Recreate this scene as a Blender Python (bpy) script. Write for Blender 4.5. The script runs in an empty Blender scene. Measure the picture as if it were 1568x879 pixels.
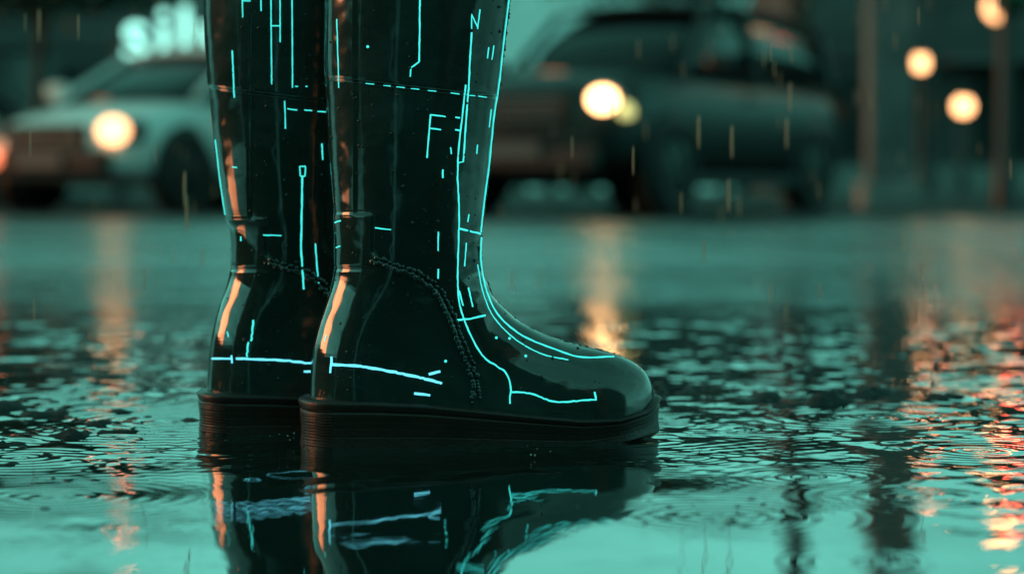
import bpy, math, random
import numpy as np
from mathutils import Vector, Matrix, kdtree
random.seed(7); rng=np.random.default_rng(7)
scn=bpy.context.scene
FP=3702.0; CX=784.0; HZ=290.0; D=2.05; HC=(685-HZ)*D/FP

# ---------------------------------------------------------------- materials
def mat(name, base=(0.5,0.5,0.5), rough=0.5, metal=0.0, emis=None, estr=0.0, ior=1.5,
        nscale=None, namp=0.3, bump=0.0, bscale=50.0, coat=0.0, rvar=0.0):
    m=bpy.data.materials.new(name); m.use_nodes=True
    nt=m.node_tree; b=nt.nodes['Principled BSDF']
    b.inputs['Base Color'].default_value=(*base,1); b.inputs['Roughness'].default_value=rough
    b.inputs['Metallic'].default_value=metal; b.inputs['IOR'].default_value=ior
    b.inputs['Coat Weight'].default_value=coat; b.inputs['Coat Roughness'].default_value=0.04
    if emis: 
        b.inputs['Emission Color'].default_value=(*emis,1); b.inputs['Emission Strength'].default_value=estr
    tc=nt.nodes.new('ShaderNodeTexCoord')
    if nscale:
        n=nt.nodes.new('ShaderNodeTexNoise'); n.inputs['Scale'].default_value=nscale; n.inputs['Detail'].default_value=5
        nt.links.new(tc.outputs['Object'],n.inputs['Vector'])
        r=nt.nodes.new('ShaderNodeMapRange'); r.inputs['From Min'].default_value=0.3; r.inputs['From Max'].default_value=0.7
        r.inputs['To Min'].default_value=1-namp; r.inputs['To Max'].default_value=1+namp
        nt.links.new(n.outputs['Fac'],r.inputs['Value'])
        mx=nt.nodes.new('ShaderNodeVectorMath'); mx.operation='SCALE'
        mx.inputs[0].default_value=base; nt.links.new(r.outputs[0],mx.inputs['Scale'])
        nt.links.new(mx.outputs[0],b.inputs['Base Color'])
        if rvar>0:
            r2=nt.nodes.new('ShaderNodeMapRange'); r2.inputs['From Min'].default_value=0.3; r2.inputs['From Max'].default_value=0.7
            r2.inputs['To Min'].default_value=max(0.02,rough-rvar); r2.inputs['To Max'].default_value=rough+rvar
            nt.links.new(n.outputs['Fac'],r2.inputs['Value']); nt.links.new(r2.outputs[0],b.inputs['Roughness'])
    if bump>0:
        n2=nt.nodes.new('ShaderNodeTexNoise'); n2.inputs['Scale'].default_value=bscale; n2.inputs['Detail'].default_value=2
        nt.links.new(tc.outputs['Object'],n2.inputs['Vector'])
        bp=nt.nodes.new('ShaderNodeBump'); bp.inputs['Strength'].default_value=1.0; bp.inputs['Distance'].default_value=bump
        nt.links.new(n2.outputs['Fac'],bp.inputs['Height']); nt.links.new(bp.outputs[0],b.inputs['Normal'])
    return m

M_rub=mat('wet_rubber',(0.016,0.034,0.030),0.12,ior=1.55,nscale=9,namp=0.35,bump=0.0038,bscale=22,coat=0.8,rvar=0.07)
M_sole=mat('sole_rubber',(0.028,0.012,0.009),0.40,nscale=30,namp=0.4,bump=0.0004,bscale=260)
M_line=mat('glow_line',(0.02,0.3,0.28),0.4,emis=(0.06,0.86,0.80),estr=1.15)
M_line2=mat('glow_line_blue',(0.02,0.3,0.28),0.4,emis=(0.16,0.80,1.0),estr=1.25)
M_drop=mat('water_drop',(0.02,0.05,0.045),0.03,ior=1.5)

# ---------------------------------------------------------------- helpers
def link(o,parent=None):
    scn.collection.objects.link(o)
    if parent: o.parent=parent
    return o
def mesh_obj(name,verts,faces,m,parent=None,smooth=True):
    me=bpy.data.meshes.new(name); me.from_pydata([tuple(map(float,v)) for v in verts],[],[tuple(int(i) for i in f) for f in faces])
    me.update()
    if smooth: me.polygons.foreach_set('use_smooth',[True]*len(me.polygons))
    if m: me.materials.append(m)
    return link(bpy.data.objects.new(name,me),parent)
def empty(name,loc=(0,0,0),rotz=0):
    e=bpy.data.objects.new(name,None); e.location=loc; e.rotation_euler=(0,0,rotz); scn.collection.objects.link(e); return e
def box(name,c,s,m,parent=None,bev=0.01,rotz=0):
    x,y,z=[v/2 for v in s]
    vs=[(a*x,b*y,d*z) for a in(-1,1) for b in(-1,1) for d in(-1,1)]
    fs=[(0,1,3,2),(4,6,7,5),(0,4,5,1),(2,3,7,6),(0,2,6,4),(1,5,7,3)]
    o=mesh_obj(name,vs,fs,m,parent,False); o.location=c; o.rotation_euler=(0,0,rotz)
    if bev>0:
        b=o.modifiers.new('b','BEVEL'); b.width=bev; b.segments=2
    return o
def grid_faces(nr,nc,wrap=True):
    f=[]
    for i in range(nr-1):
        for j in range(nc if wrap else nc-1):
            a=i*nc+j; b=i*nc+(j+1)%nc
            f.append((a,b,b+nc,a+nc))
    return f
def catmull(pts,step):
    P=[np.array(p,float) for p in pts]; P=[2*P[0]-P[1]]+P+[2*P[-1]-P[-2]]; out=[]
    for i in range(1,len(P)-2):
        n=max(2,int(np.linalg.norm(P[i+1]-P[i])/step))
        for k in range(n):
            t=k/n
            out.append(0.5*((2*P[i])+(-P[i-1]+P[i+1])*t+(2*P[i-1]-5*P[i]+4*P[i+1]-P[i+2])*t*t+(-P[i-1]+3*P[i]-3*P[i+1]+P[i+2])*t**3))
    out.append(P[-2]); return np.array(out)
def proj(x,y,z):
    d=y+D
    return CX+x*FP/d, HZ+(HC-z)*FP/d
def sst(a,b,x):
    t=np.clip((x-a)/(b-a),0,1); return t*t*(3-2*t)
def multi_sphere(name,centers,radii,m,parent,scale_n=None,sub=1):
    import bmesh
    bm=bmesh.new(); bmesh.ops.create_icosphere(bm,subdivisions=sub,radius=1)
    V=np.array([v.co[:] for v in bm.verts]); F=np.array([[v.index for v in f.verts] for f in bm.faces]); bm.free()
    vs=[];fs=[];n=0
    for c,r in zip(centers,radii):
        vs.append(V*np.array(r)+np.array(c)); fs.append(F+n); n+=len(V)
    return mesh_obj(name,np.concatenate(vs),np.concatenate(fs),m,parent)

# ---------------------------------------------------------------- boots
def feat(px,py):
    seam=118+(px-505)*0.115
    o=0.0009*(1-sst(-2.5,2.5,py-seam))
    o=o+0.0014*(1-sst(541,548,px))*(1-sst(326,332,py))
    e=np.interp(py,[325,385,400,412,425,445,475,510,545,575,610,640],[570,570,580,615,640,668,686,700,714,726,729,729])
    ov=(1-sst(-3,3,px-e))*sst(325,331,py)
    o=o+0.0022*ov
    o=o-0.0008*np.exp(-((py-411)/2.5)**2)*(1-sst(560,585,px))
    o=o+0.0007*np.sin((py+0.25*px)/7.5)*np.exp(-((py-430)/55)**2)*sst(690,730,px)
    # folds where the vamp flexes
    o=o+0.0006*np.sin((py*1.3-0.55*px)/9)*np.exp(-((px-850)/70)**2-((py-560)/22)**2)
    return o

def build_boot(name,px0,dep,yaw,back,front,fmap,polys,dots):
    c,s=math.cos(yaw),math.sin(yaw); Y0=dep-D; X0=(px0-CX)/FP*dep
    def loc(p):
        k=(p[0]-CX)/FP; x=(k*dep-X0)/(c-k*s); d=dep+x*s
        return (x,HC-(p[1]-HZ)*d/FP)
    root=empty(name,(X0,Y0,0),yaw)
    B=catmull([loc(p) for p in back],0.003); F=catmull([loc(p) for p in front],0.0015)
    def mono(A):
        o=A[np.argsort(A[:,1])]; return o[:,1],o[:,0]
    Bz,Bx=mono(B); Fz,Fx=mono(F)
    zs=np.sort(F[:,1]); z0=zs[0]; ztop=zs[-1]
    xtip=Fx.max(); L=xtip
    za=loc((735,380))[1] if px0>400 else loc((600,385))[1]
    low=Fz<=za+1e-6
    lx=Fx[low][::-1]; lz=Fz[low][::-1]
    o=np.argsort(lx); lx=lx[o]; lz=lz[o]
    plx=np.array([-.02,0,.03,.08,.13,.19,.225,.26,.30])*L/.29; ply=np.array([.030,.033,.036,.036,.038,.046,.047,.044,.036])
    gx_=np.linspace(-.03,.34,400); gy_=np.interp(gx_,plx,ply)
    ker=np.exp(-np.linspace(-2.5,2.5,41)**2); ker/=ker.sum(); gy_=np.convolve(np.pad(gy_,20,mode='edge'),ker,'valid')
    def plan(x):
        return np.interp(x,gx_,gy_)
    def Y(x,z,xb,xf):
        t=np.clip((x-xb)/(xf-xb),0,1)
        w=np.interp(z,[.1,.17,.26,.42],[.042,.047,.055,.062])
        sh=w*np.power(np.clip(1-np.abs(2*t-1)**2.15,0,1),1/2.15)
        H=np.where(x>=lx[0],np.interp(x,lx,lz),za+(lx[0]-x)*8)
        q=np.clip((z-z0)/np.maximum(H-z0,1e-4),0,1)
        dome=np.power(1-q**2.5,1/2.2)
        tb=np.clip((x-xb)/.036,0,1); rb=np.sqrt(np.clip(1-(1-tb)**2,0,1))
        tf=np.clip((xtip-x)/.062,0,1); rf=np.power(np.clip(1-(1-tf)**2.3,0,1),1/2.3)
        ft=plan(x)*rb*rf*dome
        sb=1-sst(.065,.165,z)
        return sb*ft+(1-sb)*sh
    NA=130
    th=np.linspace(0,math.pi,NA)
    u=(1-np.cos(th))/2
    rows=[]
    for z in zs:
        xb=np.interp(z,Bz,Bx); xf=np.interp(z,Fz,Fx)
        x=xb+(xf-xb)*u; y=Y(x,z,xb,xf); y[0]=0;y[-1]=0
        near=np.stack([x,-y,np.full(NA,z)],1); far=np.stack([x[::-1],y[::-1],np.full(NA,z)],1)[1:-1]
        rows.append(np.concatenate([near,far]))
    G=np.array(rows); nr,nc,_=G.shape
    for _ in range(3):
        G[:,:,1]=(np.roll(G[:,:,1],1,1)+2*G[:,:,1]+np.roll(G[:,:,1],-1,1))/4
        G[1:-1,:,1]=(G[:-2,:,1]+2*G[1:-1,:,1]+G[2:,:,1])/4
    du=np.roll(G,-1,1)-np.roll(G,1,1); dv=np.gradient(G,axis=0)
    N=np.cross(du,dv); N/=np.linalg.norm(N,axis=2,keepdims=True)+1e-12
    G0=G.copy()
    yl=-np.abs(G[:,:,1]); wx=X0+G[:,:,0]*c-yl*s; wy=Y0+G[:,:,0]*s+yl*c
    PX,PY=proj(wx,wy,G[:,:,2])
    a,b=fmap(PX,PY)
    off=feat(a,b)
    G=G+N*off[:,:,None]
    verts=G.reshape(-1,3)
    faces=grid_faces(nr,nc)
    ex=[]
    for sc,k,dz in [(1.02,1,.002),(1.02,1,.006),(1.0,1,.008),(.97,1,.006),(.95,4,0),(.94,25,0),(.92,60,0)]:
        T=G0[-k]; cen=T.mean(0); r=cen+(T-cen)*np.array([sc,sc,1]); r[:,2]+=dz; ex.append(r)
    verts=np.concatenate([verts]+ex); 
    faces+= [(f[0]+(nr-1)*nc,f[1]+(nr-1)*nc,f[2]+(nr-1)*nc,f[3]+(nr-1)*nc) for f in grid_faces(len(ex)+1,nc)]
    faces.append(tuple(range(len(verts)-nc,len(verts))))
    mesh_obj('upper',verts,faces,M_rub,root)
    wx=X0+G[:,:,0]*c-G[:,:,1]*s; wy=Y0+G[:,:,0]*s+G[:,:,1]*c
    PX,PY=proj(wx,wy,G[:,:,2])
    nwx=N[:,:,0]*c-N[:,:,1]*s; nwy=N[:,:,0]*s+N[:,:,1]*c
    facing=(nwx*(0-wx)+nwy*(-D-wy))>0.0
    idx=np.argwhere(facing); kd=kdtree.KDTree(len(idx))
    for n,(i,j) in enumerate(idx): kd.insert((PX[i,j],PY[i,j],0),n)
    kd.balance()
    def surf(p):
        res=kd.find_n((p[0],p[1],0),5); W=0;P=np.zeros(3);Q=np.zeros(3)
        for co,n,dist in res:
            i,j=idx[n]; w=1/(dist+0.3)**2; W+=w; P+=w*G[i,j]; Q+=w*N[i,j]
        Q/=np.linalg.norm(Q); return P/W,Q
    for key,mt in(('c',M_line),('b',M_line2)):
        cu=bpy.data.curves.new('glow_lines','CURVE'); cu.dimensions='3D'; cu.bevel_depth=1.0; cu.bevel_resolution=1; cu.use_fill_caps=True
        for kk,wd,pts in polys:
            if kk!=key: continue
            if len(pts)>3 and not (pts[0]==pts[-1]) : pts=catmull(pts,4.0)
            A=[]
            for q in range(len(pts)-1):
                p0=np.array(pts[q],float);p1=np.array(pts[q+1],float); n=max(1,int(np.linalg.norm(p1-p0)/4))
                for t in range(n): A.append(p0+(p1-p0)*t/n)
            A.append(np.array(pts[-1],float))
            sp=cu.splines.new('POLY'); sp.points.add(len(A)-1)
            for n,p in enumerate(A):
                P,Q=surf(p); P=P+Q*0.0001
                sp.points[n].co=(*P,1); sp.points[n].radius=wd*0.00029*(1+.12*math.sin(n*.9))
        if len(cu.splines):
            cu.materials.append(mt); link(bpy.data.objects.new('glow_lines' if key=='c' else 'glow_heel_line',cu),root)
    if dots:
        C=[surf(p)[0] for p in dots]; multi_sphere('glow_dots',C,[(0.0014,)*3]*len(C),M_line,root)
    inv=fmap.inv
    path=catmull([inv(*p) for p in [(574,398),(600,406),(640,420),(668,443),(686,475),(701,512),(714,545),(726,575),(729,612)]],5.0)
    C=[];R=[]
    for p in path:
        for k in(-1,1):
            q=p+rng.normal(0,1.3,2)+np.array([k*3.8,-k*2.2]); P,Q=surf(q); r=rng.uniform(.0013,.0025); C.append(P+Q*0.0007); R.append((r,r,r*1.15))
    multi_sphere('bead_trim',C,R,M_rub,root,sub=2)
    cu=bpy.data.curves.new('seam_welt','CURVE'); cu.dimensions='3D'; cu.bevel_depth=0.0006
    for sh in (0,5):
        sp=cu.splines.new('POLY'); pl=[inv(x,118+(x-505)*.115+sh) for x in np.linspace(498,762,60)]; sp.points.add(59)
        for n,p in enumerate(pl): sp.points[n].co=(*surf(p)[0],1)
    cu.materials.append(M_rub); link(bpy.data.objects.new('seam_welt',cu),root)
    C=[];R=[]
    for _ in range(420):
        q=inv(rng.uniform(505,990),rng.uniform(-20,600)); P,Q=surf(q)
        r=rng.choice([.0005,.0007,.0010,.0014],p=[.45,.3,.18,.07]); C.append(P); R.append((r,r,r*rng.uniform(1,1.4)))
    multi_sphere('rain_beads',C,R,M_drop,root,sub=2)
    # sole
    ns=150; th=np.linspace(0,2*math.pi,ns*2,endpoint=False)
    xs0=-.010; xs1=xtip+.003
    tz=np.array([loc(p) for p in [inv(*q) for q in [(462,607),(560,608),(640,612),(700,618),(780,626),(870,634),(930,633),(975,622),(1004,603)]]])
    NV=60; V=[]
    for iv in range(NV):
        v=iv/(NV-1)
        x=xs0+(xs1-xs0)*(1-np.cos(th))/2
        sg=np.where(np.sin(th)>=0,-1,1)
        tb=np.clip((x-xs0)/.03,0,1); rb=np.power(np.clip(1-(1-tb)**2.6,0,1),1/2.6)
        tf=np.clip((xs1-x)/.066,0,1); rf=np.power(np.clip(1-(1-tf)**2.3,0,1),1/2.3)
        y=(plan(x)+.0045)*rb*rf
        g=-.0012*math.sin(math.pi*min(1,v/.8))**2 if v<.8 else 0.0
        for gc,gw,ga in((.34,.010,.0003),(.50,.010,.0003),(.62,.009,.0004),(.79,.016,.0017)):
            g-=ga*math.exp(-((v-gc)/gw)**2)
        g+=.0012*math.exp(-((v-.91)/.06)**2) - .003*max(0,(v-.96)/.04) -.002*max(0,(.06-v)/.06)
        zt=np.interp(x,tz[:,0],tz[:,1]); zb=-.007+.011*sst(.72*L,L,x)
        nx=np.where(x<xs0+.03,-(1-tb),0)+np.where(x>xs1-.066,(1-tf),0); ny=sg*np.sqrt(np.clip(1-nx*nx,0,1))
        V.append(np.stack([x+nx*g,sg*y+ny*g,zb+(zt-zb)*v],1))
    last=V[-1].copy(); ctr=last.mean(0)
    r=last.copy(); r[:,0]=ctr[0]+(last[:,0]-ctr[0])*.93; r[:,1]*=.8; r[:,2]-=.002; V.append(r)
    vv=np.concatenate(V); ff=grid_faces(len(V),ns*2); ff.append(tuple(range(ns*2))[::-1]); ff.append(tuple(range(len(vv)-ns*2,len(vv))))
    mesh_obj('sole',vv,ff,M_sole,root)
    C=[];R=[]
    for iz in range(13):
        for k in range(16):
            t=k/15; x=xs0+.001+.020*t; tb=(x-xs0)/.03; rb_=max(0,1-(1-tb)**2.6)**(1/2.6)
            C.append((x+(iz%2)*.0007,-(float(plan(x))+.0038)*rb_,.001+iz*.0025)); R.append((.0008,.0011,.0007))
    multi_sphere('heel_studs',C,R,M_sole,root,sub=1)
    return root

class FM:
    def __init__(s,a,b,k,c,d): s.p=(a,b,k,c,d)
    def __call__(s,x,y): a,b,k,c,d=s.p; return (x-a)*k+c,(y-b)*k+d
    def inv(s,x,y): a,b,k,c,d=s.p; return np.array([(x-c)/k+a,(y-d)/k+b])
YAW=math.radians(12)
fb=[(502,-50),(501,20),(501,120),(508,250),(514,330),(516,400),(513,430),(504,462),(492,500),(482,545),(479,600),(479,645)]
ff_=[(783,-50),(778,0),(771,60),(764,120),(755,200),(745,280),(738,340),(735,380),(740,418),(755,452),(785,484),(830,510),(880,526),(930,538),(960,549),(984,566),(997,588),(1002,612),(1002,645)]
seamd=[('c',1.8,[(x,118+(x-505)*.115+4),(x+13,118+(x-505+13)*.115+4)]) for x in (560,587,607,629,655,690,714,732)]
PF=[('c',3,[(779,0),(771,65),(764,128),(756,180),(749,250),(741,310),(736,355)]),
('c',2.6,[(722,50),(717,140),(709,248)]),('c',2.6,[(713,130),(701,250),(703,330),(701,440),(711,490),(738,543),(773,570),(782,598),(780,618)]),
('c',2,[(735,15),(731,45)]),('c',1.8,[(722,45),(722,22),(731,42)]),('c',1.6,[(701,250),(709,248)]),
('c',2.3,[(643,0),(642,95)]),('c',2.3,[(642,95),(629,104),(628,118)]),
('c',2.4,[(659,176),(654,242)]),('c',2.2,[(659,176),(682,179)]),('c',2.2,[(658,197),(675,199)]),('c',2.4,[(697,180),(704,181)]),('c',2.4,[(697,199),(704,200)]),
('c',2.4,[(678,260),(678,273)]),('c',2.2,[(671,355),(671,384)]),('c',2.2,[(671,412),(671,427)]),('c',2,[(574,349),(599,352)]),
('c',3,[(703,350),(735,358)]),('c',2,[(714,372),(711,408)]),('c',2,[(718,328),(716,340)]),('c',3,[(697,490),(720,488),(743,483)]),
('c',2.4,[(703,445),(709,468)]),('c',2.4,[(717,440),(724,470)]),
('c',2.8,[(737,362),(736,400),(745,446),(764,484),(800,514),(850,535),(890,547),(940,546)]),
('c',2,[(731,405),(740,450),(757,487),(790,520),(830,542),(870,551)]),
('c',2.8,[(783,600),(815,603),(850,615),(905,612)]),('c',2.8,[(905,612),(912,612),(910,600)]),
('b',3.6,[(508,546),(506,571)]),('b',4.4,[(508,558),(560,562),(620,573),(655,581),(677,587)]),('b',4,[(656,573),(673,569)]),('b',4,[(634,602),(659,605)]),
('c',2,[(516,30),(519,135)]),('c',2,[(515,380),(521,377)]),('c',2,[(500,513),(498,522)]),('c',2,[(513,341),(522,338)]),
('c',2,[(756,70),(753,92)]),('c',2,[(748,73),(746,90)]),('c',2,[(752,168),(749,195)]),('c',2,[(731,222),(730,236)]),('c',1.8,[(690,226),(691,236)])]+seamd
dotsF=[(682,553),(760,517),(780,518),(805,545),(563,72)]
boot1=build_boot('rubber_boot',478,2.08,YAW,fb,ff_,FM(0,0,1,0,0),PF,dotsF)
rb=[(313,-50),(315,0),(320,100),(330,215),(345,320),(355,350),(357,400),(352,435),(338,475),(327,520),(323,560),(321,600),(321,640)]
rf=[(590,-50),(586,0),(580,100),(568,200),(558,300),(556,380),(562,422),(580,455),(610,484),(650,506),(700,522),(745,534),(770,544),(793,560),(806,580),(811,602),(811,640)]
PR=[('c',2.6,[(330,215),(337,275),(345,330)]),('c',2.4,[(356,78),(359,150)]),('c',2,[(356,256),(363,257)]),('c',2,[(403,360),(431,361)]),
('c',1.8,[(415,0),(416,130)]),('c',1.8,[(429,0),(429,65)]),('c',1.8,[(447,0),(448,135)]),('c',1.8,[(415,40),(429,40)]),('c',1.8,[(371,0),(372,28)]),('c',1.8,[(372,2),(384,2)]),('c',1.8,[(400,0),(400,18)]),
('c',1.8,[(436,155),(437,198)]),('c',1.8,[(440,167),(455,169)]),('c',1.8,[(466,169),(478,170)]),('c',1.8,[(486,171),(499,172)]),('c',2.4,[(493,220),(494,245)]),
('c',2,[(459,255),(468,255)]),('c',2,[(468,255),(467,270)]),('c',2,[(467,270),(460,270)]),('c',2,[(460,270),(459,255)]),('c',2.8,[(463,270),(461,380),(465,443)]),('c',2.2,[(483,373),(485,405),(488,435)]),
('c',2.8,[(388,490),(385,522)]),('c',2.8,[(380,524),(378,547)]),('c',2.4,[(369,362),(369,369)]),('c',2,[(348,508),(350,516)]),
('b',3.4,[(325,549),(354,549)]),('b',2.6,[(354,544),(355,556)]),('b',3.8,[(362,549),(420,551),(455,554),(488,558)]),('b',3.4,[(465,569),(478,569)]),('c',1.8,[(452,133),(456,133)]),('c',1.8,[(468,133),(471,133)])]
boot2=build_boot('rubber_boot.001',321,2.195,YAW,rb,rf,FM(320,598,1.06,478,608),PR,[])

# ---------------------------------------------------------------- water & ground
def axis(lo,hi,step,far_lo,far_hi,g=1.12):
    a=list(np.arange(lo,hi+1e-9,step)); s=step; x=hi
    while x<far_hi: s*=g; x+=s; a.append(x)
    s=step; x=lo; b=[]
    while x>far_lo: s*=g; x-=s; b.append(x)
    return np.array(b[::-1]+a)
def sines(X,Y,n,lmin,lmax,slope,seed,ay=1.0):
    r=np.random.default_rng(seed); Z=np.zeros_like(X)
    for _ in range(n):
        l=math.exp(r.uniform(math.log(lmin),math.log(lmax))); k=2*math.pi/l; a=r.uniform(0,2*math.pi)
        kx,ky=k*math.cos(a),k*math.sin(a)*ay; kk=math.hypot(kx,ky)
        Z+=slope/kk*np.sin(kx*X+ky*Y+r.uniform(0,6.28))*math.sqrt(2/n)
    return Z
def pn(X,Y,l,seed): 
    return sines(X,Y,9,l*.6,l*1.7,1.0,seed)/ (l/6.28)
wxs=axis(-.95,.95,.0038,-140,140); wys=axis(-.85,1.9,.0038,-30,190,1.10)
X,Yg=np.meshgrid(wxs,wys)
win=(1-sst(.9,1.5,np.abs(X)))*(1-sst(1.6,2.6,Yg))*sst(-1.2,-.8,Yg)
act=0.10+0.90*sst(-.33,.02,Yg+0.09*pn(X,Yg,.20,3))
act*=np.clip(.60+.55*pn(X,Yg,.14,5),.08,1.5)
act=np.maximum(act,.75*sst(.22,.36,X)*sst(-.62,-.35,Yg))
Z=sines(X,Yg,40,.028,.12,.032,11)*act+sines(X,Yg,10,.12,.5,.006,12)
def gpt(px,py):
    d=HC*FP/(py-HZ); return (px-CX)*d/FP,d-D
rings=[(820,705,.5,.016,.025),(1065,702,1.2,.014,.05),(1141,658,1.6,.014,.05),(440,682,.9,.013,.045),(270,645,1.9,.022,.13),(180,668,.9,.018,.06),(90,610,.9,.03,.10),(1180,600,.8,.03,.09),(1330,640,1.3,.020,.09),(1480,590,.8,.03,.1),(90,760,1.0,.015,.07),(1400,760,.6,.016,.07),(1260,545,.7,.03,.12),(60,520,.7,.04,.16),(1050,560,.8,.03,.08),
(1100,790,1.0,.015,.06),(1240,730,1.0,.015,.06),(250,810,.6,.015,.05),(1500,690,1.0,.016,.07),(1020,640,1.0,.018,.06),(30,700,1.1,.018,.07),(1330,860,.5,.015,.05),(130,860,.4,.015,.05)]
for px,py,a,l,dec in rings:
    x,y=gpt(px,py); r=np.hypot(X-x,Yg-y); k=2*math.pi/l
    Z+=a*0.11/k*np.cos(k*r)*np.exp(-r/dec)*(1+0.8*np.exp(-(r/.006)**2))
for cx_,cy_ in((.02,.07),(-.09,.17),(-.15,.04)):
    r=np.hypot((X-cx_)*.8,(Yg-cy_)*1.5); k=2*math.pi/.024
    Z+=.056/k*np.cos(k*r+1.5*pn(X,Yg,.2,8))*np.exp(-np.clip(r-.1,0,9)/.10)*sst(-.24,-.10,Yg)
Z*=win
M_wat=mat('puddle_water',(0.005,0.015,0.013),0.03,ior=1.85)
nt=M_wat.node_tree; b=nt.nodes['Principled BSDF']
geo=nt.nodes.new('ShaderNodeNewGeometry'); sep=nt.nodes.new('ShaderNodeSeparateXYZ'); nt.links.new(geo.outputs['Position'],sep.inputs[0])
def MR(src,a,b_,c,d,sm=False):
    n=nt.nodes.new('ShaderNodeMapRange'); n.inputs['From Min'].default_value=a;n.inputs['From Max'].default_value=b_;n.inputs['To Min'].default_value=c;n.inputs['To Max'].default_value=d
    nt.links.new(src,n.inputs['Value']); return n.outputs[0]
def MT(op,a,b_):
    n=nt.nodes.new('ShaderNodeMath'); n.operation=op
    for i,v in enumerate((a,b_)):
        if isinstance(v,(int,float)): n.inputs[i].default_value=v
        else: nt.links.new(v,n.inputs[i])
    return n.outputs[0]
def NZ(scale,det=3,vec=None):
    n=nt.nodes.new('ShaderNodeTexNoise'); n.inputs['Scale'].default_value=scale; n.inputs['Detail'].default_value=det
    nt.links.new(vec or geo.outputs['Position'],n.inputs['Vector']); return n.outputs['Fac']
far=MR(sep.outputs['Y'],1.3,6.5,0,1)
patch=MR(NZ(.5),.42,.6,0,1)
rg=MT('ADD',.022,MT('MULTIPLY',far,MT('ADD',.11,MT('MULTIPLY',patch,.22))))
nt.links.new(rg,b.inputs['Roughness'])
h1=MT('MULTIPLY',NZ(26,3),MT('MULTIPLY',far,.010)); h2=MT('MULTIPLY',NZ(6,3),MT('MULTIPLY',far,.042)); h3=MT('MULTIPLY',NZ(60,1),.00005)
bp=nt.nodes.new('ShaderNodeBump'); bp.inputs['Distance'].default_value=1; bp.inputs['Strength'].default_value=1
nt.links.new(MT('ADD',MT('ADD',h1,h2),h3),bp.inputs['Height']); nt.links.new(bp.outputs[0],b.inputs['Normal'])
def fast_grid(name,X,Y,Z,m):
    nr,nc=X.shape; me=bpy.data.meshes.new(name)
    co=np.stack([X,Y,Z],2).reshape(-1,3).astype(np.float32)
    i=np.arange((nr-1)*(nc-1)); r=i//(nc-1); q=i%(nc-1); a=r*nc+q
    f=np.stack([a,a+1,a+nc+1,a+nc],1).astype(np.int32).ravel()
    me.vertices.add(len(co)); me.vertices.foreach_set('co',co.ravel())
    me.loops.add(len(f)); me.loops.foreach_set('vertex_index',f)
    me.polygons.add(len(i)); me.polygons.foreach_set('loop_start',np.arange(0,len(f),4,dtype=np.int32)); me.polygons.foreach_set('loop_total',np.full(len(i),4,dtype=np.int32))
    me.polygons.foreach_set('use_smooth',np.ones(len(i),bool))
    me.update(); me.validate(); me.materials.append(m); return link(bpy.data.objects.new(name,me))
fast_grid('puddle_water',X,Yg,Z,M_wat)
gx=axis(-1.1,1.1,.006,-150,150,1.15); gy=axis(-.9,1.8,.006,-40,200,1.12)
GX,GY=np.meshgrid(gx,gy)
pm=pn(GX,GY,.22,21)*.6+pn(GX,GY,.07,22)*.6
fine=rng.normal(0,1,GX.shape); fine=(fine+np.roll(fine,1,0)+np.roll(fine,1,1))/2
reg=np.maximum(.9*np.exp(-((GX+.42)/.17)**2-((GY-.12)/.38)**2),np.exp(-((GX-.33)/.20)**2-((GY-.42)/.20)**2))
reg=np.maximum(reg,.9*np.exp(-((GX-.17)/.09)**2-((GY+.44)/.035)**2)); reg=np.maximum(reg,.8*np.exp(-((GX+.27)/.09)**2-((GY+.38)/.05)**2))
foot=np.exp(-((GX-.0)/.24)**2-((GY-.09)/.12)**2)
wing=(1-sst(1.0,1.4,np.abs(GX)))*(1-sst(1.5,2.0,GY))
GZ=-.012+wing*(.0065*pm*(.3+reg)+.0026*fine*reg+.0052*reg-.01*foot)
GZ=GZ+.030*sst(16,18,GY)
M_gr=mat('wet_asphalt',(0.03,0.033,0.033),0.75,nscale=14,namp=.4,bump=.002,bscale=160,ior=1.3)
fast_grid('ground',GX,GY,GZ,M_gr)
C=[];R=[]
for _ in range(700):
    k=rng.integers(0,4)
    if k==0: px,py=rng.normal(1130,120),rng.normal(585,22)
    elif k==1: px,py=rng.normal(130,120),rng.normal(600,60)
    elif k==2: px,py=rng.normal(1150,90),rng.normal(790,14)
    else: px,py=rng.uniform(0,1568),rng.uniform(500,620)
    if py<470 or (k==2 and rng.random()<.75): continue
    x,y=gpt(px,py); r=rng.uniform(.001,.0038); C.append((x,y,-.0006)); R.append((r*rng.uniform(.8,1.8),r*rng.uniform(.8,1.5),r*.5))
multi_sphere('gravel',C,R,mat('gravel_stone',(.03,.032,.032),.3,nscale=120,namp=.5),None,sub=1)
C=[];R=[]
for px,py in((820,703),(1141,657),(440,681),(1066,702),(235,678)):
    x,y=gpt(px,py)
    for k in range(6):
        a=rng.uniform(0,6.28); q=rng.uniform(.003,.016); s_=rng.uniform(.0003,.0008); C.append((x+q*math.cos(a),y+q*math.sin(a),rng.uniform(.002,.012))); R.append((s_,s_,s_*1.3))
multi_sphere('rain_splash_droplets',C,R,mat('splash_water',(.25,.4,.38),.05),None,sub=2)
C=[];R=[]
for _ in range(150):
    d=rng.uniform(2.4,4.8); x=rng.uniform(-.22,.22)*d; C.append((x,d-D,rng.uniform(.06,.22+.10*d))); q=rng.uniform(.6,1.1); R.append((.0008*q,.0008*q,.015*q))
for px,py,d in((1070,203,2.7),(1121,218,2.7),(1116,300,2.7),(283,290,2.6),(1210,150,2.9),(60,40,2.8),(1205,205,2.9),(286,325,2.6)):
    C.append(((px-CX)*d/FP,d-D,HC+(HZ-py)*d/FP)); R.append((.0013,.0013,.020))
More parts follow.
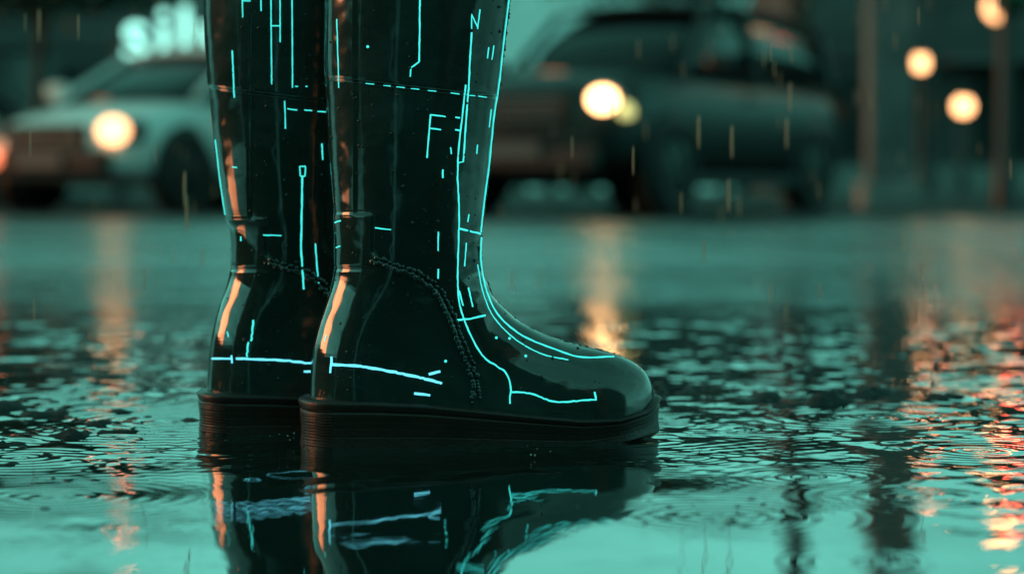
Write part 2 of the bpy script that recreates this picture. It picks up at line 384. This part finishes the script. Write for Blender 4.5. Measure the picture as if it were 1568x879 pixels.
multi_sphere('falling_raindrops',C,R,mat('raindrop_lit_tint',(.75,.45,.30),.1,ior=1.4),None,sub=2)  # orange-lit look is put into the drop colour

# ---------------------------------------------------------------- cars
def loft(name,secs,m,parent,sub=1):
    nc=len(secs[0]); V=[p for s in secs for p in s]; F=grid_faces(len(secs),nc)
    F.append(tuple(range(nc))[::-1]); F.append(tuple(range(len(V)-nc,len(V))))
    o=mesh_obj(name,V,F,m,parent)
    if sub: md=o.modifiers.new('s','SUBSURF'); md.levels=sub; md.render_levels=sub
    return o
M_tyre=mat('tyre',(.015,.015,.015),.8); M_rim=mat('alloy',(.07,.08,.08),.4,metal=.8); M_glass=mat('car_glass',(.006,.010,.010),.12,ior=1.4)
M_trim=mat('black_trim',(.012,.012,.012),.6); M_chrome=mat('chrome',(.2,.2,.2),.3,metal=1)
M_plate=mat('plate',(.08,.09,.09),.5)
def tube(name,c,r,w,m,parent,n=36,ax='y'):
    V=[];prof=[(-w/2,r*.9),(-w/2*.85,r),(w/2*.85,r),(w/2,r*.9),(w/2*.9,r*.62),(w/2*.6,r*.6)]
    for k in range(n):
        a=2*math.pi*k/n
        for y,q in prof: V.append((q*math.cos(a),y,q*math.sin(a)))
    P=len(prof); F=[(k*P+j,k*P+j+1,((k+1)%n)*P+j+1,((k+1)%n)*P+j) for k in range(n) for j in range(P-1)]
    F.append(tuple(k*P for k in range(n)))
    o=mesh_obj(name,V,F,m,parent); o.location=c; return o
def disc(name,c,r,m,parent,thick=.04,axis='x',sy=1.0):
    V=[];n=28
    for t,q in((-thick,r*.95),(thick*.3,r),(thick,r*.8),(thick*1.2,0.001)):
        for k in range(n):
            a=2*math.pi*k/n; u,v=q*math.cos(a)*sy,q*math.sin(a)
            V.append((t,u,v) if axis=='x' else (u,t,v))
    F=grid_faces(4,n); F.append(tuple(range(n)))
    o=mesh_obj(name,V,F,m,parent); o.location=c; return o
def car(name,loc,heading,paint,suv=False,lights=None,lr=.07):
    root=empty(name,loc,heading)
    if suv:
        st=[(-2.3,.45,.85,.80),(-2.2,.32,1.08,.88),(-1.5,.28,1.12,.94),(-.5,.28,1.12,.95),(.6,.28,1.12,.95),(1.1,.28,1.14,.94),(1.8,.30,1.10,.92),(2.15,.34,1.02,.86),(2.28,.42,.86,.76)]
        gh=[(-2.15,1.10,.80),(-1.95,1.62,.70),(-1.2,1.72,.68),(-.2,1.74,.68),(.35,1.68,.68),(1.05,1.12,.80)]; wr=.37; wxp=(-1.4,1.42); W=.95
    else:
        st=[(-2.15,.42,.80,.72),(-2.05,.30,.98,.82),(-1.4,.24,1.0,.88),(-.4,.24,.98,.89),(.6,.24,.97,.89),(1.05,.24,.96,.88),(1.6,.24,.86,.86),(2.0,.28,.74,.80),(2.15,.36,.62,.66)]
        gh=[(-2.0,.96,.72),(-1.5,1.32,.62),(-.8,1.43,.60),(-.1,1.45,.60),(.35,1.38,.60),(1.15,.95,.72)]; wr=.33; wxp=(-1.3,1.35); W=.89
    secs=[]
    for x,zb,zt,w in st:
        h=zt-zb
        half=[(x,0,zb),(x,w*.8,zb),(x,w*.96,zb+.1*h),(x,w,zb+.45*h),(x,w*.98,zb+.72*h),(x,w*.93,zb+.93*h),(x,w*.75,zt),(x,0,zt+.03)]
        secs.append(half+[(a,-b_,c_) for a,b_,c_ in half[-2:0:-1]])
    loft('body',secs,paint,root)
    secs=[]
    for x,zt,w in gh:
        zb=st[4][2]-.04; q=W*.90
        half=[(x,0,zb),(x,q*.97,zb),(x,(q+w)/2 if zt>zb+.2 else q*.95,max(zb+.01,(zb+zt)/2)),(x,w,max(zb+.015,zt-.04)),(x,w*.8,max(zb+.02,zt)),(x,0,max(zb+.03,zt+.03))]
        secs.append(half+[(a,-b_,c_) for a,b_,c_ in half[-2:0:-1]])
    loft('windows',secs,M_glass,root)
    V=[];nb=9; rs=gh[1:5]
    for x,zt,w in rs:
        for j in range(nb):
            t=-1+2*j/(nb-1); V.append((x,t*w*1.03,zt+.045-.05*abs(t)**3))
    F=grid_faces(len(rs),nb,False); ro=mesh_obj('roof',V,F,paint,root); sm=ro.modifiers.new('t','SOLIDIFY'); sm.thickness=.04; sm.offset=0
    def bar(p,q,r=.035):
        cu=bpy.data.curves.new('pillar','CURVE'); cu.dimensions='3D'; cu.bevel_depth=r; sp=cu.splines.new('POLY'); sp.points.add(1)
        sp.points[0].co=(*p,1); sp.points[1].co=(*q,1); cu.materials.append(paint); link(bpy.data.objects.new('pillar',cu),root)
    zb=st[4][2]-.02
    for s in(-1,1):
        bar((gh[-1][0],s*W*.86,zb),(gh[-2][0],s*gh[-2][2]*1.01,gh[-2][1]))
        bar((-.35,s*W*.90,zb),(-.35,s*gh[3][2]*1.04,gh[3][1]-.02))
        bar((gh[0][0]+.15,s*W*.86,zb),(gh[1][0],s*gh[1][2]*1.03,gh[1][1]),.06)
        for x in wxp:
            disc('wheel_arch',(x,s*(W-.045),wr),wr+.09,M_trim,root,.03*s,'y')
            tube('tyre',(x,s*(W-.09),wr),wr,.24*s,M_tyre,root)
            disc('rim',(x,s*(W-.01),wr),wr*.62,M_rim,root,.02*s,'y')
            for k in range(5):
                a=k*2*math.pi/5; o=box('spoke',(x+.11*math.cos(a),s*(W+.02),wr+.11*math.sin(a)),(.18,.02,.04),M_rim,root,.005); o.rotation_euler=(0,-a,0)
        box('mirror',(.85,s*(W+.10),zb+.12),(.12,.22,.15),paint,root,.04)
        box('sill',(0,s*(W-.03),.27),(2.1,.06,.10),M_trim,root,.02)
        box('door_handle',(-.1,s*(W-.005),zb-.14),(.2,.03,.035),M_chrome,root,.01)
    fx=st[-1][0]
    hz=.86 if suv else .66
    box('grille',(fx+.0,0,hz-.04),(.08,.85,.24),M_trim,root,.03)
    for k in range(4): box('grille_bar',(fx+.045,0,hz-.12+k*.06),(.02,.8,.015),M_chrome,root,.004)
    box('front_bumper',(fx+.0,0,.43),(.14,W*1.5,.20),M_trim,root,.05)
    box('number_plate',(fx+.085,0,.50 if suv else .43),(.02,.48,.12),M_plate,root,.004)
    M_off=mat('headlight_off',(.2,.22,.22),.1)
    for s in(-1,1):
        on=lights is not None and (s==1 or suv)
        disc('headlight_lens',(fx-.12,s*W*.76,hz+.02),.12,M_off,root,.05,'x',1.35).rotation_euler=(0,0,s*.35)
        if on: disc('headlight_bulb',(fx-.05,s*W*.76,hz+.02),lr,lights,root,.04,'x',1.2).rotation_euler=(0,0,s*.35)
        box('headlight_surround',(fx-.16,s*W*.77,hz+.02),(.12,.40,.25 if suv else .2),M_trim,root,.05,s*.35)
        box('rear_lamp',(-fx+.03,s*W*.78,.9),(.06,.25,.16),mat('rear_lamp',(.3,.02,.01),.2),root,.02)
    box('rear_bumper',(-fx,0,.45),(.14,W*1.6,.24),M_trim,root,.05)
    return root
M_hl=mat('headlamp_lit',(.8,.7,.5),.3,emis=(1,.46,.20),estr=4.2)
M_hl2=mat('headlamp_lit_b',(.8,.7,.5),.3,emis=(1,.50,.20),estr=11)
M_fog=mat('foglamp_lit',(.6,.2,.1),.3,emis=(1,.22,.10),estr=2.5)
white=mat('car_paint_white',(.66,.70,.70),.3,coat=.3,nscale=2,namp=.05)
dark=mat('car_paint_dark',(.010,.014,.014),.4,coat=.05,nscale=2,namp=.1,ior=1.4)
grey=mat('car_paint_grey',(.04,.045,.045),.4,coat=.1)
def head(fx,fy): return math.atan2(fy,fx)
c1=car('parked_car',(-2.80,19.9,.018),head(-.50,-.866),white,False,M_hl,.11)
disc('fog_lamp',(2.18,-.50,.46),.08,M_fog,c1,.07)
suv=car('parked_suv',(1.175,18.6,.018),head(-.5,-.87),dark,True,M_hl2,.09)
disc('turn_signal',(2.12,.86,.80),.06,mat('signal_lit',(.6,.6,.3),.3,emis=(.75,.7,.25),estr=1.5),suv,.05)
car('parked_car.001',(9.3,23.5,.018),head(-.8,-.6),grey,False,None)
car('parked_car.002',(-7.4,26,.018),head(-1,-.1),grey,False,None)

# ---------------------------------------------------------------- street setting
conc=mat('concrete',(.22,.23,.22),.7,nscale=3,namp=.25,bump=.01,bscale=20)
wall=mat('render_wall',(.12,.13,.13),.8,nscale=1.2,namp=.5)
wall2=mat('brick_wall',(.08,.08,.08),.8,nscale=1.5,namp=.4)
M_win=mat('window_glass',(.02,.03,.03),.08)
M_wlit=mat('window_lit',(.1,.2,.18),.3,emis=(.20,.55,.45),estr=.25)
frame=mat('window_frame',(.05,.05,.05),.5)
box('pavement',(0,31.2,.07),(120,8.0,.16),mat('paving',(.07,.075,.07),.7,nscale=4,namp=.3,ior=1.3),None,.02)
box('kerb',(0,27.1,.075),(120,.18,.17),mat('kerb_stone',(.12,.125,.12),.7,nscale=4),None,.02)
ln=empty('road_markings')
for k in range(-6,8): box('dash',(k*4.5,13.5,.006),(2.2,.12,.004),mat('road_paint',(.6,.6,.58),.5),ln,0)
def building(name,x0,x1,y,h,m,nw,lit,rot=0,xc=None):
    root=empty(name,((x0+x1)/2 if xc is None else xc,y,0),rot); W=x1-x0
    box('walls',(0,4,h/2),(W,8,h),m,root,.02); box('cornice',(0,-.12,h-.15),(W+.3,.3,.25),conc,root,.03)
    box('plinth',(0,-.04,.35),(W,.1,.5),conc,root,.02)
    n=nw; sp=W/n
    for i in range(n):
        x=-W/2+sp*(i+.5)
        if i==n//2:
            box('door',(x,-.06,1.25),(1.0,.08,2.1),frame,root,.01); box('door_glass',(x,-.11,1.45),(.7,.03,1.4),M_win,root,.005); continue
        box('window_frame',(x,-.05,1.45),(sp*.8,.1,1.5),frame,root,.01)
        box('window',(x,-.11,1.45),(sp*.74,.03,1.36),M_wlit if (i in lit) else M_win,root,.005)
        for k in(-.25,0,.25): box('mullion',(x+k*sp*.74,-.135,1.45),(.05,.04,1.38),frame,root,.004)
        if h>5: 
            for zz in np.arange(4.2,h-1,2.8):
                box('window_frame',(x,-.05,zz),(sp*.6,.1,1.5),frame,root,.01); box('window',(x,-.11,zz),(sp*.54,.03,1.38),M_win,root,.005)
    box('fascia',(0,-.10,2.62),(W*.97,.14,.55),frame,root,.02)
    box('awning',(-W*.2,-.6,2.3),(W*.3,1.0,.08),wall,root,.02)
    return root
building('shop_building',-16,-.6,35,3.8,wall,7,(1,))
building('brick_building',4.8,20,38,4.5,wall2,6,(2,))
building('brick_building.001',-40,-17,40,4.2,wall2,8,())
building('brick_building.002',21,44,42,4.6,wall,8,())
building('unseen_building',-16,-2.0,-13,9,wall2,6,(),math.pi)  # this and the next two: unseen, added to darken the boots' front reflections
building('unseen_building.001',-.6,9,-15,7,wall2,5,(),math.pi)
building('unseen_building.002',11.5,30,-13,10,wall2,7,(),math.pi)
building('unseen_building.003',-20,20,-4,4.4,wall2,9,(),math.pi/2,-31)  # unseen, added to darken the heel's reflection, kept low to pass the sun
cu=bpy.data.curves.new('neon_sign','FONT'); cu.body='silwu'; cu.size=1.12; cu.extrude=.03; cu.offset=.008; cu.space_character=1.12
M_neon=mat('neon',(.2,.6,.5),.4,emis=(.34,.85,.72),estr=2.3); cu.materials.append(M_neon)
sg=bpy.data.objects.new('letters',cu); sign=empty('neon_sign',(-5.80,33.9,2.16)); link(sg,sign); sg.rotation_euler=(math.pi/2,0,0)
box('sign_rail',(1.3,.12,-.05),(3,.06,.06),frame,sign,.01)
box('sign_bracket',(1.3,.5,-.05),(.06,.8,.06),frame,sign,.01)

M_bark=mat('bark',(.05,.045,.04),.9,nscale=8,namp=.4,bump=.02,bscale=12)
M_leaf=mat('foliage',(.045,.075,.05),.6,nscale=1.5,namp=.5)
def tree(name,x,y,th,r0,cr,ch,n,seed,trunk_only_top=0):
    r=np.random.default_rng(seed); root=empty(name,(x,y,0))
    cu=bpy.data.curves.new('trunk','CURVE'); cu.dimensions='3D'; cu.bevel_depth=1; cu.bevel_resolution=3
    def br(pts,ra,rb_):
        sp=cu.splines.new('POLY'); sp.points.add(len(pts)-1)
        for i,p in enumerate(pts): sp.points[i].co=(*p,1); sp.points[i].radius=ra+(rb_-ra)*i/(len(pts)-1)
    br([(0,0,-.1),(.0,0,.1),(.03,0,th*.3),(-.03,.05,th*.7),(.05,0,th),(.1,0,th+ch*.6)],r0,r0*.3)
    cl=[]
    for k in range(9):
        a=r.uniform(0,6.28); z=th*r.uniform(.85,1.05); e=np.array([cr*.8*math.cos(a),cr*.8*math.sin(a),th+ch*r.uniform(.2,.8)])
        br([(0.02,0,z),tuple(e*np.array([.4,.4,0])+np.array([0,0,z+(e[2]-z)*.6])),tuple(e)],r0*.4,r0*.08); cl.append(e)
        for q in range(2): cl.append(np.array([e[0]*r.uniform(.3,1),e[1]*r.uniform(.3,1),e[2]])+r.normal(0,cr*.12,3))
    cu.materials.append(M_bark); link(bpy.data.objects.new('trunk',cu),root)
    cl=np.array(cl); ce=cl[r.integers(0,len(cl),n)]+r.normal(0,1,(n,3))*np.array([cr*.2,cr*.2,ch*.13])
    u=r.normal(0,1,(n,3)); u/=np.linalg.norm(u,axis=1,keepdims=True); v=np.cross(u,r.normal(0,1,(n,3))); v/=np.linalg.norm(v,axis=1,keepdims=True)
    s_=r.uniform(.05,.13,(n,1)); V=np.stack([ce-u*s_,ce+v*s_*.6,ce+u*s_,ce-v*s_*.6],1).reshape(-1,3)
    F=np.arange(n*4).reshape(-1,4); mesh_obj('crown',V,F,M_leaf,root,False)
def atx(px,d): return (px-CX)*d/FP
tree('street_tree',atx(1220,26),24,6.2,.20,2.4,2.6,5000,1)
tree('street_tree.001',atx(1345,30),28,6.6,.15,2.2,2.4,4000,2)
tree('street_tree.002',atx(1060,50),48,4.3,.14,3.2,1.5,9000,3)
tree('street_tree.004',atx(60,29),27,2.2,.12,1.5,1.3,6000,5)
tree('street_tree.006',atx(1480,46),44,3.0,.16,3.4,1.8,5000,8)
r=np.random.default_rng(9); n=30000
cx=r.uniform(-70,70,n); hh=2.9+.8*np.sin(cx*.5)+.5*np.sin(cx*1.7+1)+1.3*np.exp(-((cx-9)/3.5)**2); ce=np.stack([cx,r.uniform(62,68,n),r.uniform(0,1,n)**.7*np.maximum(hh,1.2)],1)
u=r.normal(0,1,(n,3)); u/=np.linalg.norm(u,axis=1,keepdims=True); v=np.cross(u,r.normal(0,1,(n,3))); v/=np.linalg.norm(v,axis=1,keepdims=True)
s_=r.uniform(.15,.35,(n,1)); V=np.stack([ce-u*s_,ce+v*s_*.7,ce+u*s_,ce-v*s_*.7],1).reshape(-1,3)
mesh_obj('distant_trees',V,np.arange(n*4).reshape(-1,4),M_leaf,None,False)
col=empty('concrete_column',(atx(1362,25),23,0)); 
box('shaft',(0,0,1.9),(.46,.46,3.8),mat('column_concrete',(.12,.13,.13),.7,nscale=3,namp=.3),col,.03); box('base',(0,0,.15),(.62,.62,.3),conc,col,.03); box('capital',(0,0,3.86),(.6,.6,.16),conc,col,.03)
M_pole=mat('lamp_pole',(.03,.035,.035),.4,metal=.5)
def lamp(name,px,py,d,r,e,st_):
    x=atx(px,d); z=HC+(HZ-py)*d/FP; root=empty(name,(x,d-D,0))
    cu=bpy.data.curves.new('post','CURVE'); cu.dimensions='3D'; cu.bevel_depth=1; sp=cu.splines.new('POLY'); sp.points.add(3)
    for i,(q,w) in enumerate(((0,.09),(.5,.06),(.55,.04),(z-r,.03))): sp.points[i].co=(0,0,q,1); sp.points[i].radius=w
    cu.materials.append(M_pole); link(bpy.data.objects.new('post',cu),root)
    multi_sphere('globe',[(0,0,z)],[(r,r,r)],mat('lamp_globe_lit',(.8,.7,.5),.3,emis=e,estr=st_),root,sub=3)
    tube('collar',(0,0,z-r),.06,.05,M_pole,root); disc('cap',(0,0,z+r),.08,M_pole,root)
warm=(1,.46,.19)
lamp('street_lamp',1410,97,34,.12,warm,5.5)
lamp('street_lamp.001',1475,163,30,.12,warm,5.5)
lamp('street_lamp.002',1530,12,26,.16,warm,4)
lamp('street_lamp.003',1535,-165,24,.15,(1,.38,.15),9)
lamp('street_lamp.004',1425,-70,30,.13,(1,.28,.13),9)
lamp('street_lamp.005',185,-150,28,.09,(1,.24,.12),8)
tl=empty('added_traffic_light',(atx(1552,24),22,0))  # invented source, red lens above the frame, for red glints on the puddle
cu=bpy.data.curves.new('post','CURVE'); cu.dimensions='3D'; cu.bevel_depth=.06; sp=cu.splines.new('POLY'); sp.points.add(1); sp.points[0].co=(0,.2,0,1); sp.points[1].co=(0,.2,2.9,1); cu.materials.append(M_pole); link(bpy.data.objects.new('post',cu),tl)
box('housing',(0,.1,2.45),(.34,.22,.95),M_trim,tl,.03)
for k,mm in enumerate((mat('red_lens_lit',(.4,.02,.02),.3,emis=(1,.12,.07),estr=14),mat('amber_lens',(.12,.06,.01),.2),mat('green_lens',(.01,.08,.03),.2))):
    o=disc('lens',(0,-.03,2.75-k*.3),.11,mm,tl,-.03,'y')

# ---------------------------------------------------------------- world / sun
w=bpy.data.worlds.new('World'); scn.world=w; w.use_nodes=True; nt=w.node_tree
bg=nt.nodes['Background']; sky=nt.nodes.new('ShaderNodeTexSky'); sky.sky_type='NISHITA'; sky.sun_disc=False
SE,SA=math.radians(9),math.radians(-85)
sky.sun_elevation=SE; sky.sun_rotation=SA; sky.dust_density=3
bw=nt.nodes.new('ShaderNodeRGBToBW'); nt.links.new(sky.outputs[0],bw.inputs[0])
mr=nt.nodes.new('ShaderNodeMapRange'); mr.inputs['From Min'].default_value=0; mr.inputs['From Max'].default_value=8; mr.inputs['To Min'].default_value=.9; mr.inputs['To Max'].default_value=1.3
nt.links.new(bw.outputs[0],mr.inputs['Value'])
tc=nt.nodes.new('ShaderNodeTexCoord'); sx=nt.nodes.new('ShaderNodeSeparateXYZ'); nt.links.new(tc.outputs['Generated'],sx.inputs[0])
cr=nt.nodes.new('ShaderNodeValToRGB'); nt.links.new(sx.outputs['Z'],cr.inputs[0])
els=cr.color_ramp.elements
els[0].position=0; els[0].color=(.38,)*3+(1,); els[1].position=1; els[1].color=(.28,)*3+(1,)
for p_,v_ in((.085,.36),(.115,.72),(.15,1.0),(.40,.60)):
    e=els.new(p_); e.color=(v_,)*3+(1,)
ml=nt.nodes.new('ShaderNodeMath'); ml.operation='MULTIPLY'; nt.links.new(mr.outputs[0],ml.inputs[0]); nt.links.new(cr.outputs[0],ml.inputs[1])
cn=nt.nodes.new('ShaderNodeTexNoise'); cn.inputs['Scale'].default_value=5; cn.inputs['Detail'].default_value=4
mp=nt.nodes.new('ShaderNodeMapping'); mp.inputs['Scale'].default_value=(1,1,4); nt.links.new(tc.outputs['Generated'],mp.inputs[0]); nt.links.new(mp.outputs[0],cn.inputs['Vector'])
cm=nt.nodes.new('ShaderNodeMapRange'); cm.inputs['From Min'].default_value=.3; cm.inputs['From Max'].default_value=.7; cm.inputs['To Min'].default_value=7.2; cm.inputs['To Max'].default_value=11.8
nt.links.new(cn.outputs['Fac'],cm.inputs['Value'])
ml2=nt.nodes.new('ShaderNodeMath'); ml2.operation='MULTIPLY'; nt.links.new(ml.outputs[0],ml2.inputs[0]); nt.links.new(cm.outputs[0],ml2.inputs[1])
vm=nt.nodes.new('ShaderNodeVectorMath'); vm.operation='SCALE'; vm.inputs[0].default_value=(.24,1.0,.82); nt.links.new(ml2.outputs[0],vm.inputs['Scale'])
nt.links.new(vm.outputs[0],bg.inputs['Color']); bg.inputs['Strength'].default_value=.12
sd=bpy.data.lights.new('sun','SUN'); sd.energy=2.0; sd.angle=math.radians(24); sd.color=(1,.26,.08)
so=bpy.data.objects.new('sun',sd); link(so)
dirv=Vector((math.sin(SA)*math.cos(SE),math.cos(SA)*math.cos(SE),math.sin(SE)))
so.rotation_euler=dirv.to_track_quat('Z','Y').to_euler()

# ---------------------------------------------------------------- camera
cd=bpy.data.cameras.new('camera'); cd.lens=85; cd.sensor_width=36; cd.shift_y=-(439.5-HZ)/1568
cd.clip_end=600; cd.clip_start=.05; cd.dof.use_dof=True; cd.dof.focus_distance=2.05; cd.dof.aperture_fstop=4.3
co=bpy.data.objects.new('camera',cd); co.location=(0,-D,HC); co.rotation_euler=(math.pi/2,0,0); link(co); scn.camera=co
scn.view_settings.view_transform='Standard'; scn.view_settings.look='None'; scn.view_settings.exposure=0
